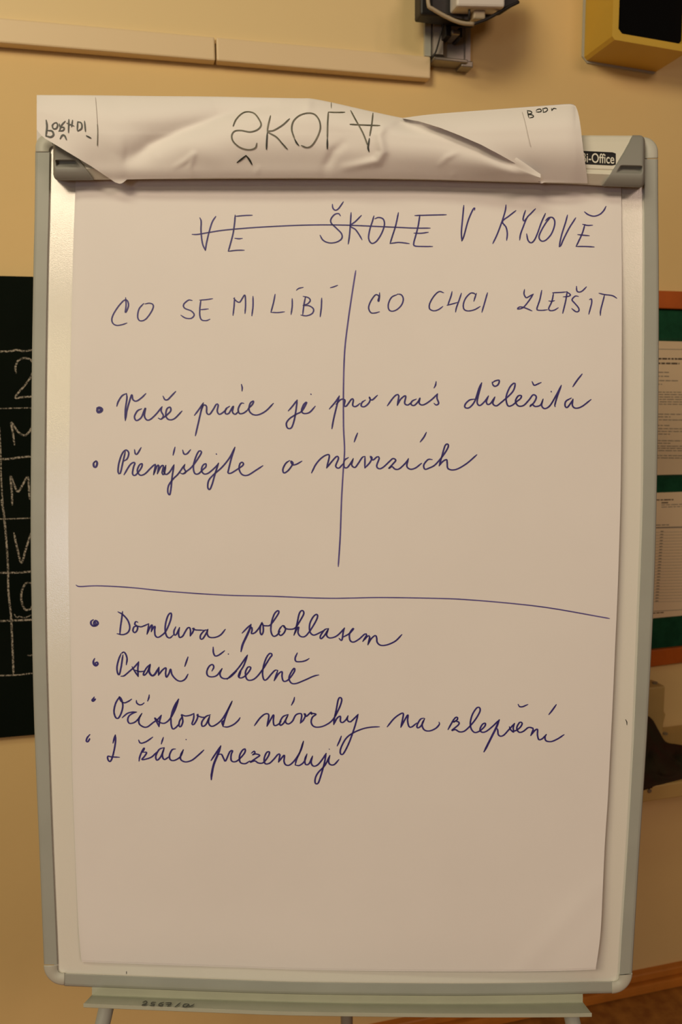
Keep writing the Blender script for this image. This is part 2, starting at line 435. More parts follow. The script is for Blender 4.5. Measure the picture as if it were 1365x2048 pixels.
# notice board at right
n1 = W(1318.6, 581, 0.02); n2 = W(1365, 582.6, 0.02); n3 = W(1302, 1334, 0.02); n4 = W(1365, 1325.7, 0.02)
org = W(1365, 1330)
nb = empty('notice_board', (org.x, WY, org.z), 'green felt notice board in an orange wooden frame, right of the flip chart', 'notice board')
nx0 = W(1240, 900, 0.02).x; nx1 = nx0+0.75
def line_z(a, b, k=1.0):
    return lambda x: a.z + (b.z-a.z)/(b.x-a.x)*(x-a.x)*k
nt_ = line_z(n1, n2, 0.6); nt2 = line_z(W(1318.6, 616.5, 0.02), W(1365, 618.5, 0.02), 0.6)
nl_ = line_z(n3, n4, 0.9); nl2 = line_z(W(1304, 1300.9, 0.02), W(1365, 1294.3, 0.02), 0.9)
def strip(x0, x1, lo, hi, y0, y1):
    return MB().hexa([(x0, y0, lo(x0)), (x1, y0, lo(x1)), (x1, y0, hi(x1)), (x0, y0, hi(x0)), (x0, y1, lo(x0)), (x1, y1, lo(x1)), (x1, y1, hi(x1)), (x0, y1, hi(x0))])
bevel(strip(nx0, nx1, nt2, nt_, WY-0.02, WY-0.001).build('frame_bar', M['wood'], nb), 0.002)
bevel(strip(nx0, nx1, nl_, nl2, WY-0.02, WY-0.001).build('frame_bar', M['wood'], nb), 0.002)
bevel(strip(nx0, nx0+0.035, nl2, nt2, WY-0.02, WY-0.001).build('frame_bar', M['wood'], nb), 0.002)
bevel(strip(nx1-0.035, nx1, nl2, nt2, WY-0.02, WY-0.001).build('frame_bar', M['wood'], nb), 0.002)
strip(nx0+0.035, nx1-0.035, nl2, nt2, WY-0.010, WY-0.002).build('felt', M['felt'], nb)
def sheet(t0, t1, b0, b1, name, label, crease):
    tz = line_z(W(*t0, 0.012), W(*t1, 0.012)); lz = line_z(W(*b0, 0.012), W(*b1, 0.012))
    xa = W(1296, 1000, 0.012).x; xb = xa+0.21
    o = empty(name, ((xa+xb)/2, WY-0.0105, lz(xa)), label, 'paper', 'printed sheets on the notice board')
    strip(xa, xb, lz, tz, WY-0.0118, WY-0.0104).build('page', M['sheet'], o)
    return o, xa, xb
sh1, xa, xb = sheet((1318, 682), (1365, 683.1), (1315, 950), (1365, 949), 'printed_sheet', 'upper printed sheet in a clear sleeve on the green notice board', True)
sh2, _, _ = sheet((1315, 985.5), (1365, 983.8), (1306, 1236.7), (1365, 1231.2), 'printed_sheet', 'lower printed table sheet pinned below the sleeved one on the notice board', False)
XR = 1470
def textrow(mb, y0, y1, xs, xe, h, sl=0.012, rag=0.9):
    """a row of word-length dashes, unreadable at this size"""
    x = xs
    while x < xe:
        w = random.uniform(5, 16)*rag
        w = min(w, xe-x)
        ya = y0+(x-1318)*sl
        mb.add([W(x, ya, 0.0121), W(x+w, ya+w*sl, 0.0121), W(x+w, ya+w*sl+h, 0.0121), W(x, ya+h, 0.0121)], [(0, 1, 2, 3)])
        x += w+random.uniform(1.2, 2.4)
pd = MB(); pg = MB()
CR = lambda y: 560+y*0.2149
pg.add([W(1300, CR(640), 0.0121), W(XR, CR(652), 0.0121), W(XR, CR(652)+0.9, 0.0121), W(1300, CR(640)+1.0, 0.0121)], [(0, 1, 2, 3)])
textrow(pd, CR(725), 0, 1304, XR, 3.2); textrow(pd, CR(768), 0, 1304, 1360, 3.2)
for y, e in ((855, 1339), (892, 1339), (932, 1358), (966, 1325)): textrow(pg, CR(y), 0, 1304, e, 1.7)
for y in (1040, 1062, 1085, 1107, 1130, 1152, 1245, 1270, 1298, 1350, 1380, 1405, 1430, 1492, 1515, 1542, 1562, 1584, 1630, 1652):
    textrow(pg, CR(y), 0, 1302, XR if y not in (1270, 1350, 1430, 1515) else 1342, 1.5, 0.008)
pd.build('heading_print', M['printdark'], sh1); pg.build('body_print', M['print'], sh1)
pd = MB(); pg = MB()
CR2 = lambda y: 950+y*0.2197
textrow(pd, CR2(222), 0, 1312, 1348, 2.2, -0.02); textrow(pd, CR2(248), 0, 1324, 1338, 2.4, -0.02); textrow(pg, CR2(270), 0, 1324, XR, 1.4, -0.03); textrow(pg, CR2(290), 0, 1324, XR, 1.4, -0.03)
textrow(pg, CR2(452), 0, 1300, 1339, 1.8, -0.02)
pg.add([W(1300, CR2(475), 0.0121), W(XR, CR2(460), 0.0121), W(XR, CR2(460)+2.6, 0.0121), W(1300, CR2(475)+2.6, 0.0121)], [(0, 1, 2, 3)])
for k in range(24):
    y = 510+k*27.5
    textrow(pg, CR2(y), 0, 1322-k*0.45, 1328-k*0.45, 1.8, -0.03)
    pg.add([W(1300, CR2(y)+2.8, 0.0121), W(XR, CR2(y)-1.2, 0.0121), W(XR, CR2(y)-0.7, 0.0121), W(1300, CR2(y)+3.3, 0.0121)], [(0, 1, 2, 3)])
pf = MB(); textrow(pf, CR2(1250), 0, 1304, 1330, 2.0, -0.07); pf.build('footer_print', M['printdark'], sh2)
pg.add([W(1300, CR2(1240), 0.0121), W(XR, CR2(1200), 0.0121), W(XR, CR2(1200)+1, 0.0121), W(1300, CR2(1240)+1, 0.0121)], [(0, 1, 2, 3)])
pd.build('heading_print', M['printdark'], sh2); pg.build('table_print', M['print'], sh2)
# clear sleeve with a raised crease
sv = MB(); rows = []
for j in range(71):
    y = 676 + (955-676)*j/70
    row = []
    for i in range(121):
        x = 1298 + (1450-1298)*i/120
        d = x-(1318 + (y-822)*0.45)
        amp = max(0, 1-abs(y-850)/38)
        wdt = 9*amp+0.01
        q = (d+wdt)/wdt if d < 0 else 1-d/2.5
        row.append(W(x, y, 0.0128 + 0.00065*wdt*max(0, min(1, q))))
    rows.append(row)
sv.loft(rows); sv.build('clear_sleeve', M['sleeve'], sh1, True)

# little ochre shelf below the notice board
SHY = 0.255
pbk = W(1300, 1440, 0.003); pfr = W(1290, 1574, SHY)
shz = pfr.z
sx0 = W(1255, 1570, SHY).x; sx1 = sx0+0.62
org = Vector((sx0, WY, shz))
sf = empty('wall_shelf', org, 'ochre painted wooden wall shelf with upright block, low at the right edge', 'shelf')
thk = W(1300, 1573, SHY).z - W(1300, 1604, SHY).z
bevel(MB().box((sx0, WY-SHY, shz-thk), (sx1, WY-0.001, shz)).build('shelf_board', M['shelf'], sf), 0.003)
u0 = W(1332, 1372, 0.05)
ux0 = W(1262, 1372, 0.05).x
bevel(MB().box((ux0, WY-0.05, shz+0.0005), (u0.x, WY-0.001, u0.z)).build('upright_block', M['shelf'], sf), 0.004)
g0 = u0.x-0.004
bevel(MB().prism([(g0, WY-0.045, shz+0.0008), (g0+0.012, WY-0.045, shz+0.050), (g0-0.012, WY-0.045, shz+0.085), (g0-0.02, WY-0.045, shz+0.0008)],
                 [(g0, WY-0.002, shz+0.0008), (g0+0.012, WY-0.002, shz+0.050), (g0-0.012, WY-0.002, shz+0.085), (g0-0.02, WY-0.002, shz+0.0008)]).build('gusset', M['shelf'], sf), 0.002)
def screw(p, nrm, r=0.005):
    m = MB(); nrm = Vector(nrm); m.tube([p, p+nrm*0.003], r, 16); return m
uz = W(1312, 1360, 0.03)
screw(Vector((uz.x, WY-0.028, u0.z)), (0, 0, 1), 0.006).build('screw', M['steel'], sf)
s2 = W(1299, 1581, SHY); screw(Vector((s2.x, WY-SHY, s2.z)), (0, -1, 0), 0.004).build('screw', M['steel'], sf)
d3 = ray(1331, 1468); q3 = CAM+d3*((shz-CAM.z)/d3.z); screw(q3, (0, 0, 1), 0.006).build('screw', M['steel'], sf)
# dark cloth bundled on the shelf and over its front edge
cl = MB(); rows = []
def onshelf(px, py, h):
    d = ray(px, py); return CAM+d*((shz+h-CAM.z)/d.z)
# upper outline of the bundle and lower hem, seen from the front
c_top = sinterp([(1230, 1420), (1270, 1425), (1300, 1437), (1316, 1462), (1332, 1486), (1365, 1492), (1410, 1500), (1450, 1530)])
c_hem = sinterp([(1230, 1590), (1290, 1571), (1325, 1564), (1365, 1554), (1410, 1541), (1450, 1534)])
for i in range(67):
    x = 1232+(1412-1232)*i/66
    a_, b_ = c_top(x), c_hem(x)
    hill = 0.075*math.exp(-((x-1275)/38.0)**2)+0.012
    row = [onshelf(x-4, a_+14, 0.002)]
    for j in range(33):
        t = j/32
        h = 0.004 + hill*(1-t)**0.8*(0.9+0.1*math.sin(x*0.16+t*9)) + 0.006*math.sin(math.pi*t)*(1+math.sin(x*0.09-t*7))
        row.append(onshelf(x, lerp2(a_, b_, t), h*min(1, (1-t)*4+0.12)))
    e = row[-1]
    row.append(e+Vector((0, -0.004, -0.002))); row.append(e+Vector((0, -0.004, -0.005)))
    rows.append(row)
cl.loft(rows)
co = cl.build('cleaning_cloth', M['cloth'], None, True, origin=(sx0+0.2, WY-0.1, shz))
tag(co, 'dark green crumpled cleaning cloth lying on the ochre wall shelf', 'cloth')
sm = co.modifiers.new('thick', 'SOLIDIFY'); sm.thickness = 0.003; sm.offset = 1

# ================================================================== THE FLIP CHART
foot = B(682, 1990, -0.05)
fc = empty('flip_chart', (foot.x, foot.y+0.1, 0), 'grey framed flip chart easel with white board, standing in the middle of the photo', 'flip chart')
L_out = [(300, 70.5), (420, 69.5), (530, 67), (789, 63), (1060, 61.3), (1259, 64), (1400, 67), (1530, 71.5), (1693, 78.5), (1930, 88)]
L_in = [(300, 100), (420, 98), (530, 95), (789, 91), (1060, 89.5), (1259, 91.5), (1400, 95), (1530, 99), (1693, 105), (1930, 115)]
R_out = [(317, 1317), (420, 1317.4), (560, 1318.6), (775, 1318), (990, 1314.3), (1170, 1309.6), (1400, 1298.6), (1500, 1293), (1700, 1280), (1850, 1271), (1950, 1265)]
R_in = [(317, 1289), (420, 1289.5), (560, 1290), (775, 1288.5), (990, 1287), (1170, 1281), (1400, 1272), (1500, 1267.5), (1700, 1256), (1850, 1246), (1950, 1240)]
Bo_out = [(129, 1972), (300, 1979), (460, 1985), (600, 1989), (880, 1992), (1050, 1990.5), (1225, 1986.5)]
Bo_in = [(129, 1947), (300, 1953.5), (460, 1959.5), (600, 1964), (880, 1967), (1050, 1966), (1225, 1963)]
FT, FBK = 0.0035, -0.016
def rail(name, outer, inner, a, b, vertical):
    fo, fi = sinterp(outer), sinterp(inner); m = MB(); rows = []
    n = 24
    for k in range(n+1):
        t = a+(b-a)*k/n
        o, i = fo(t), fi(t)
        q = (lambda c, h: B(c, t, h)) if vertical else (lambda c, h: B(t, c, h))
        d = 1 if i > o else -1
        rows.append([q(o, FBK), q(o, FT-0.003), q(o+d*1.5, FT-0.0008), q(o+d*5, FT), q(i-d*1.5, FT), q(i-d*0.5, FT-0.0003), q(i, FT-0.001), q(i, FBK)])
    m.loft(rows, True)
    return m.build(name, M['alu'], fc, False)
rail('frame_rail', L_out, L_in, 304, 1929, True)
rail('frame_rail', R_out, R_in, 318, 1949, True)
rail('frame_rail', Bo_out, Bo_in, 129, 1225, False)
rail('frame_rail', [(103, 268), (1285, 275)], [(103, 293), (1285, 300)], 103, 1284, False)
def corner(cx, cy, sx, sy, ro, ri, arm_x, arm_y):
    """rounded corner joint: outer corner at cx,cy; sx,sy point inward"""
    m = MB(); outer = [(cx+sx*arm_x, cy)]; inner = []
    for k in range(9):
        a = math.pi/2*k/8
        outer.append((cx+sx*(ro-ro*math.sin(a)), cy+sy*(ro-ro*math.cos(a))))
    outer.append((cx, cy+sy*arm_y))
    wx = 28; wy = 25
    inner.append((cx+sx*wx, cy+sy*arm_y))
    for k in range(7):
        a = math.pi/2*k/6
        inner.append((cx+sx*(wx+ri-ri*math.cos(a)), cy+sy*(wy+ri-ri*math.sin(a))))
    inner.append((cx+sx*arm_x, cy+sy*wy))
    # strip of quads between outer and inner
    n = 18
    def res(pl):
        P = [Vector(p) for p in pl]; ds = [0]
        for p, q in zip(P, P[1:]): ds.append(ds[-1]+(q-p).length)
        out = []
        for k in range(n+1):
            t = ds[-1]*k/n
            for i in range(len(P)-1):
                if t <= ds[i+1]+1e-9:
                    f = 0 if ds[i+1] == ds[i] else (t-ds[i])/(ds[i+1]-ds[i]); out.append(P[i].lerp(P[i+1], f)); break
        return out
    O, I = res(outer), res(inner[::-1])
    rows = []
    for o, i in zip(O, I):
        e = (i-o); e.normalize()
        rows.append([B(o.x, o.y, FBK-0.001), B(o.x, o.y, FT-0.002), B(o.x+e.x*2.5, o.y+e.y*2.5, FT+0.0006), B(i.x-e.x*2, i.y-e.y*2, FT+0.0006), B(i.x, i.y, FT-0.0015), B(i.x, i.y, FBK-0.001)])
    m.loft(rows, True)
    return m.build('frame_corner', M['plastic'], fc, True, label='light plastic frame corner')
corner(87.2, 1970.5, 1, -1, 40, 8, 42, 40)
corner(1266, 1987.5, -1, -1, 42, 8, 41, 38)
corner(1317, 274, -1, 1, 30, 8, 36, 43)
corner(71, 268, 1, 1, 26, 8, 34, 36)
# white enamel surface
m = MB(); rows = []
li, ri = sinterp(L_in), sinterp(R_in); bi = sinterp(Bo_in)
for k in range(25):
    t = k/24; y = 285+(1975-285)*t
    row = []
    for k2 in range(25):
        s2 = k2/24; x = li(y)-6 + (ri(y)+12-li(y))*s2
        yy = min(y, bi(x)+6) if 129 < x < 1225 else min(y, (1955 if x < 600 else 1969))
        row.append(B(x, yy, 0.0))
    rows.append(row)
m.loft(rows)
rows = [[r[0], r[-1]] for r in rows]
o = m.build('writing_surface', M['enamel'], fc)
rows2 = [[p - BN*0.012 for p in r] for r in rows]
m = MB(); m.loft([[r[0]-BN*0.0003, r[1]-BN*0.0003, q[1], q[0]] for r, q in zip(rows, rows2)], True); m.build('backing', M['alu'], fc)
# small marks on the enamel
mk = [([(1252, 1439), (1254.5, 1444), (1254.8, 1450)], 1.8), ([(253, 1943), (253.3, 1948)], 1.6)]
for mk_ in mk: strokes('pen_mark', [mk_], lambda x, y: B(x, y, 0.0003), M['marker'], fc, 1.8, 0)

# clip bar across the top: profile (photo row, height above the board)
CT = lambda x: 263.5+(x-110)*0.0068            # top edge of the clip
CBt = sinterp([(100, 360), (192, 359.7), (300, 358.7), (620, 357.5), (830, 359.5), (1000, 364), (1140, 368), (1205, 371.5), (1300, 375)])   # bottom edge
PROF = [(0.0, 0.0068), (0.0, 0.016), (0.03, 0.019), (0.12, 0.022), (0.35, 0.026), (0.60, 0.0285), (0.66, 0.0285), (0.69, 0.0275), (0.74, 0.0290), (0.77, 0.0292), (0.82, 0.027), (0.97, 0.020), (1.0, 0.018), (1.0, 0.0068)]
m = MB(); rows = []
for k in range(61):
    x = 121+(1270-121)*k/60
    xq = lambda t: min(max(x, interp([(0.0, 121), (0.25, 129), (0.5, 148), (0.75, 167), (1.0, 184)], t)), interp([(0.0, 1270), (0.25, 1263), (0.5, 1246), (0.75, 1227), (1.0, 1210)], t))
    rows.append([B(xq(t), lerp2(CT(x), CBt(x), t), h) for t, h in PROF])
m.loft(rows, True)
m.build('clip_bar', M['cream'], fc)
# grey end caps with a finger slot
def cap(side):
    m = MB(); rows = []
    N = 40
    NP = [(0.0, 0.003), (0.0, 0.016), (0.015, 0.019), (0.05, 0.021), (0.2, 0.0245), (0.40, 0.0282), (0.56, 0.0300), (0.575, 0.0302), (0.585, 0.0296), (0.60, 0.0230), (0.68, 0.0230), (0.715, 0.0275), (0.735, 0.0300), (0.76, 0.0303), (0.85, 0.0282), (0.95, 0.0245), (0.985, 0.0222), (1.0, 0.0195), (1.0, 0.002)]
    for k in range(N+1):
        q = k/N
        row = []
        for (t, h) in NP:
            if side > 0:
                xs = interp([(0.0, 1266), (0.25, 1258), (0.5, 1241), (0.75, 1222), (1.0, 1205)], t); xe = 1290.5
            else:
                xs = interp([(0.0, 125), (0.25, 133), (0.5, 152), (0.75, 171), (1.0, 188)], t); xe = 106.5
            x = xs+(xe-xs)*q
            sl = interp([(0, 0.0), (0.14, 0.0), (0.20, 1.0), (0.86, 1.0), (0.93, 0.0), (1, 0.0)], q)
            hh = h
            if 0.58 < t < 0.725:
                hh = lerp2(0.0303, h, sl)
            # rounded outer end
            e = (1-q)*abs(xe-xs)
            R = 11.0
            fall = 0.0
            if e < R:
                c = R-e; cc = math.sqrt(max(0, R*R-c*c)); fall = (R-cc)
            y0, y1 = CT(x)-1.0, CBt(x)+0.8
            y = lerp2(y0, y1, t)
            y = min(max(y, y0+fall), y1-fall*1.15)
            hh = max(0.003, hh-0.012*(fall/R)**2)
            row.append(B(x, y, hh+0.0008))
        rows.append(row)
    m.loft(rows, True)
    return m.build('clip_end_cap', M['grey'], fc, True, label='dark grey plastic end cap')
for s_ in (1, -1):
    o = cap(s_)
# label plate with lettering
lp = MB()
def clipn(t): return interp(PROF[1:-1], t)
def onclip(x, y, d=0.0):
    t = (y-CT(x))/(CBt(x)-CT(x)); return B(x, y, clipn(min(max(t, 0.001), 0.999))+d)
ro = []
lx0, lx1 = 1150, 1232.5
for k in range(13):
    x = lx0+(lx1-lx0)*k/12
    ins = 0 if k < 12 else 2.0
    ro.append([onclip(x, 302+(x-1172)*0.048+ins+j*(26-2*ins)/6, 0.0006) for j in range(7)])
lp.loft(ro)
plate = lp.build('label_plate', M['black'], fc, label='small black label plate with pale lettering')
plate.modifiers.new('thick', 'SOLIDIFY').thickness = 0.0005
tcur = bpy.data.curves.new('lettering', 'FONT'); tcur.body = 'Bi-Office'; tcur.size = 1.0; tcur.offset = 0.012
tob = bpy.data.objects.new('lettering', tcur); col.objects.link(tob)
dg = bpy.context.evaluated_depsgraph_get(); dg.update()
tme = bpy.data.meshes.new_from_object(tob.evaluated_get(dg))
bpy.data.objects.remove(tob)
xs = [v.co.x for v in tme.vertices]; ys = [v.co.y for v in tme.vertices]
tw, th = max(xs)-min(xs), max(ys)-min(ys)
tv = []
for v in tme.vertices:
    px = 1164.0+(v.co.x-min(xs))/tw*65.5
    py = 302+(px-1172)*0.048+23 - (v.co.y-min(ys))/th*19.5
    tv.append(onclip(px, py, 0.0014))
mesh('lettering', tv, [tuple(p.vertices) for p in tme.polygons], M['cream'], plate, label='pale lettering')

# pen tray under the board
TR_c = sinterp([(160, 1990), (184, 1991), (460, 2001), (700, 2007), (950, 2008.5), (1167, 2005.6), (1200, 2005)])
TR_l = sinterp([(160, 2006.5), (167, 2007), (460, 2019), (600, 2023.5), (880, 2027), (1100, 2027), (1185, 2026), (1200, 2026)])
def trayrow(x_top, x_lip):
    c, l = TR_c(x_top), TR_l(x_lip)
    return [B(x_top, c-40, 0.001), B(x_top, c-2, 0.001), B(lerp2(x_top, x_lip, 0.06), c, 0.003), B(lerp2(x_top, x_lip, 0.9), l-0.8, 0.040),
            B(lerp2(x_top, x_lip, 0.97), l-0.6, 0.0425), B(x_lip, l, 0.0435), B(x_lip, l+7.5, 0.0435), B(lerp2(x_top, x_lip, 0.97), l+8, 0.0425), B(lerp2(x_top, x_lip, 0.9), l+2.0, 0.040),
            B(x_top, c+4, 0.001), B(x_top, c+2, -0.004), B(x_top, c-40, -0.004)]
m = MB(); rows = []
for k in range(31):
    t = k/30
    rows.append(trayrow(lerp2(184, 1166.5, t), lerp2(167, 1184.5, t)))
m.loft(rows, True)
m.build('pen_tray', M['tray'], fc)
def ontray(x, y):
    t = (x-167)/(1184.5-167); r = trayrow(lerp2(184, 1166.5, t), lerp2(167, 1184.5, t))
    a, b = r[2], r[3]
    d = ray(x, y); nrm = (b-a).cross(BU).normalized()
    if nrm.dot(BV) < 0: nrm = -nrm
    p = CAM + d*((a+nrm*0.0016-CAM).dot(nrm)/d.dot(nrm)); return p
TC = (60, 1840, 0.29304)
strokes('inventory_number', S(TC, '770,562 790,553 800,562 785,575 765,580 800,580;860,562 835,562 828,572 848,575 845,584 818,582;915,562 890,568 878,580 895,586 910,578 895,572;925,566 965,566 940,588;930,578 960,577;1028,564 990,594;1080,572 1055,575 1045,588 1065,594 1085,575 1088,590 1110,582 1122,573'),
        ontray, M['marker'], fc, 2.2, 0.2, label='black handwritten number on the tray')
# legs
def leg(name, p, q, r, foot_r):
    m = MB(); m.tube([p, q], r, 20); o = m.build(name, M['alu'], fc, True)
    f = MB(); d = (q-p).normalized(); f.tube([q-d*0.03, q-d*0.001, q+d*0.0005], [foot_r, foot_r, foot_r*0.8], 20); f.build('rubber_foot', M['rubber'], o, True)
def tofloor(a, b, zf=0.003):
    t = (zf-a.z)/(b.z-a.z); return a+(b-a)*t
a = B(214, 2020, -0.030); b = B(208, 2046, -0.030)
up = B(262, 1800, -0.030)
leg('leg', up, tofloor(a, b), 0.0095, 0.012)
a = B(1140, 2034, -0.030); b = B(1143, 2048, -0.030)
up = B(1095, 1800, -0.030)
leg('leg', up, tofloor(a, b), 0.0095, 0.012)
ru = B(684, 500, -0.05); fx = B(694, 2042, -0.05)
d_ = ray(694, 2042); rp = CAM+d_*1.30
leg('rear_leg', ru, tofloor(ru, rp), 0.0095, 0.012)

# ================================================================== THE PAPER PAD
P_left = sinterp([(360, 152), (530, 146), (789, 140.5), (1060, 137), (1259, 140), (1400, 143.6), (1530, 144.5), (1693, 150), (1850, 157), (1921, 163), (1945, 166)])
P_right = sinterp([(360, 1243), (560, 1244.5), (775, 1244), (990, 1242), (1170, 1236.7), (1300, 1231), (1400, 1226.6), (1500, 1221.6), (1600, 1216.5), (1700, 1210), (1850, 1203), (1900, 1198), (1945, 1191)])
P_bot = sinterp([(140, 1919.5), (163, 1921), (300, 1926), (460, 1931.5), (600, 1936.5), (760, 1939), (950, 1940), (1100, 1939), (1192, 1936), (1260, 1932)])
def sst(a, b, x):
    t = min(1, max(0, (x-a)/(b-a))); return t*t*(3-2*t)
def paper_n(x, y):
    sx = (x-140)/1100.0
    n = 0.0035 + 0.0145*sst(0.35, 1.0, sx)*sst(370, 800, y)
    n += 0.006*sst(0.80, 1.0, sx)*sst(1650, 1940, y)
    n += 0.004*math.exp(-((y-1900)/70.0)**2)*(0.6-0.3*sx)
    n += 0.0007*math.sin(x*0.006+1.2)*math.sin(y*0.0045)+0.0004*math.sin(x*0.013+y*0.009)
    n += 0.0012*math.exp(-((x-1170+0.9*(y-1800))/22.0)**2)*sst(1700, 1830, y)
    xl = P_left(min(y, 1944)); n -= 0.0022*math.exp(-max(0, x-xl)/7.0)
    return n
pad = empty('paper_pad', B(690, 1930, 0.0), 'large white flip chart paper with blue handwriting, clipped to the board', 'paper pad')
def paper_mesh(dn, dx0, dx1, dy, nx=90, ny=130):
    rows = []
    for j in range(ny+1):
        row = []
        for i in range(nx+1):
            s = i/nx; s = s if i not in () else s
            # finer near the left edge
            s = s**1.35
            t = j/ny
            yb = 1935
            for _ in range(3):
                x = lerp2(P_left(lerp2(362, yb, t))+dx0, P_right(lerp2(362, yb, t))+dx1, s); yb = P_bot(x)+dy
            y = lerp2(350, yb, t)
            row.append(B(x, y, max(0.0006, paper_n(x, y)+dn)))
        rows.append(row)
    return MB().loft(rows)
paper_mesh(0, 0, 0, 0).build('top_sheet', M['paper'], pad, True)
paper_mesh(-0.0012, 0.5, 0.3, 3.0, 40, 60).build('under_sheet', M['paper'], pad, True)
onpaper = lambda x, y: B(x, y, paper_n(x, y)+0.0004)

cA = (360, 380, 0.32234); cB = (800, 380, 0.32234); cC = (200, 540, 0.38095); cD = (170, 740, 0.38095); cE = (640, 730, 0.42491)
cF = (160, 1200, 0.24908); cG = (460, 1200, 0.27839); cH = (160, 1370, 0.26374); cI = (400, 1370, 0.27839); cJ = (760, 1370, 0.28571)
T1 = S(cA, '124,172 132,195 131,255 140,330 158,375;158,375 165,330 180,265 200,200 223,163;343,155 340,200 330,270 312,340 300,380;343,163 400,158 450,156;340,299 365,302 388,300;300,380 350,374 400,373;'
  '947,88 950,112 965,125 985,115 1015,73;997,160 985,146 960,152 938,180 940,205 970,235 1003,270 1005,300 975,322 930,328 890,312 870,280;1063,140 1058,220 1052,290 1045,335;1127,157 1090,195 1058,222 1090,245 1115,280 1131,308;'
  '1205,160 1195,195 1178,250 1172,300 1190,330 1220,318 1252,270 1270,215 1262,180 1235,170 1210,178;1357,140 1340,220 1318,290 1305,332;1305,332 1330,328 1365,325 1425,332;'
  '75,275 110,275 180,263 280,248 470,232 700,220 870,216 1000,217 1100,220 1365,232 1460,236 1555,236')
T1 += S(cB, '125,155 115,220 100,280 87,330 95,347 150,350 205,350;93,158 200,155 290,153;88,267 130,268 178,262;398,95 390,180 383,260 386,317;386,317 400,280 425,190 455,120 466,112 464,125;'
  '660,92 655,130 635,195 605,275 578,332;722,127 680,160 638,195 660,230 668,270 664,312;781,126 770,160 766,183 774,192 788,172;843,116 815,145 790,172 768,225 750,275 745,310;905,145 880,200 855,270 835,312 815,327 797,312 788,272;'
  '935,172 910,200 880,250 865,290 878,315 905,312 940,275 960,225 962,190 948,170 925,172 905,190;1042,155 1030,200 1005,280 990,350;990,352 1000,345 1015,310 1050,240 1093,172;1150,213 1135,265 1110,320 1095,350;1095,350 1150,350 1208,353;1135,212 1165,219 1198,218;1105,276 1140,280 1178,283;1147,135 1170,152 1205,162 1240,152 1265,130 1281,101')
T2 = S(cC, '135,145 137,185 133,222 140,215 150,185 143,160 125,160 90,200 65,245 65,275 85,290 115,287 142,278;230,175 205,205 198,245 210,266 240,258 272,215 280,185 262,174 235,178;485,160 465,158 440,180 445,200 480,215 495,235 480,253 450,252 425,237;'
  '523,158 560,155 592,150;530,158 525,200 525,240 535,262 560,265 578,258;527,208 550,206 570,204;707,145 705,185 699,238;702,148 720,165 735,168 750,145 762,132 765,180 762,228;804,138 804,190 798,240;920,127 912,170 898,222;898,222 935,223 970,219;1010,150 1010,190 1004,233;'
  '1032,106 1045,96 1068,91;1080,140 1072,180 1065,235;1067,138 1095,145 1105,160 1090,178 1068,185 1100,188 1122,205 1115,228 1085,240 1055,236;1165,147 1163,195 1157,245;1210,93 1228,88 1249,80')
T2 += S(cA, '1240,637 1239,665 1235,690 1230,685 1236,660 1215,650 1185,690 1172,730 1185,760 1210,763 1240,755;1350,648 1315,665 1295,705 1297,740 1318,752 1350,740 1378,710 1387,675 1375,650 1350,645')
T2 += S(cB, '273,637 245,630 215,655 188,700 185,735 210,749 240,742 268,722;325,630 318,660 298,715;293,715 325,707 360,697;383,640 370,680 352,730 347,757;476,641 468,665 460,690;474,652 462,641 440,640 410,670 395,710 400,740 425,750 465,742 500,722;545,637 530,690 510,758;'
  '775,617 772,645 785,668 800,662 830,645;830,645 800,690 765,730 732,738 745,725 775,730 822,750;882,622 870,680 852,735 860,745 890,746 918,742;955,640 945,690 925,735 935,748 960,745 985,730;925,688 945,690 962,686;948,637 1000,635 1035,632;1040,630 1030,690 1012,765;1035,630 1060,650 1045,660 1015,662;'
  '1098,597 1100,625 1115,633 1135,625 1160,600;1110,660 1090,658 1070,680 1085,700 1110,730 1112,750 1095,755 1068,735;1178,680 1190,675 1192,700 1182,740 1174,770;1237,640 1270,648 1320,655 1348,671;1272,650 1262,690 1248,745 1246,778')
T3 = S(cD, '!4.2|62,200 75,195 90,205 85,218 68,222 65,205 80,203 85,212 72,215;167,190 175,165 195,135 218,123;218,123 220,150 212,210 212,265;213,262 220,215 232,170 246,130 252,155 270,163 298,145 320,123;298,203 275,215 260,245 270,265 295,250 310,215 318,200 312,240 325,262 345,258 375,230 405,192;405,192 400,215 412,240 400,258 385,252;410,137 420,155 435,155 455,135 477,112;'
  '400,258 425,240 450,215 447,195 430,205 425,240 440,260 470,255 510,215;575,238 600,205 622,172;622,172 610,215 595,280 580,345;610,215 622,185 638,190 640,225 655,232 675,205 690,180 700,183 695,215 705,232 722,225 745,205;760,190 740,205 738,228 755,228 772,200 780,190 775,220 790,232 808,215;835,175 820,175 805,205 812,228 835,225 860,205;822,75 826,92 825,110;'
  '855,205 880,180 885,163 868,175 862,210 880,232 910,235 950,215 990,175;1068,215 1090,190 1115,157;1115,157 1110,200 1100,260 1085,302 1065,305 1058,280 1075,255 1110,232 1140,215 1165,170 1150,180 1138,212 1150,228 1180,222 1210,190;!3.6|1187,126 1188,128')
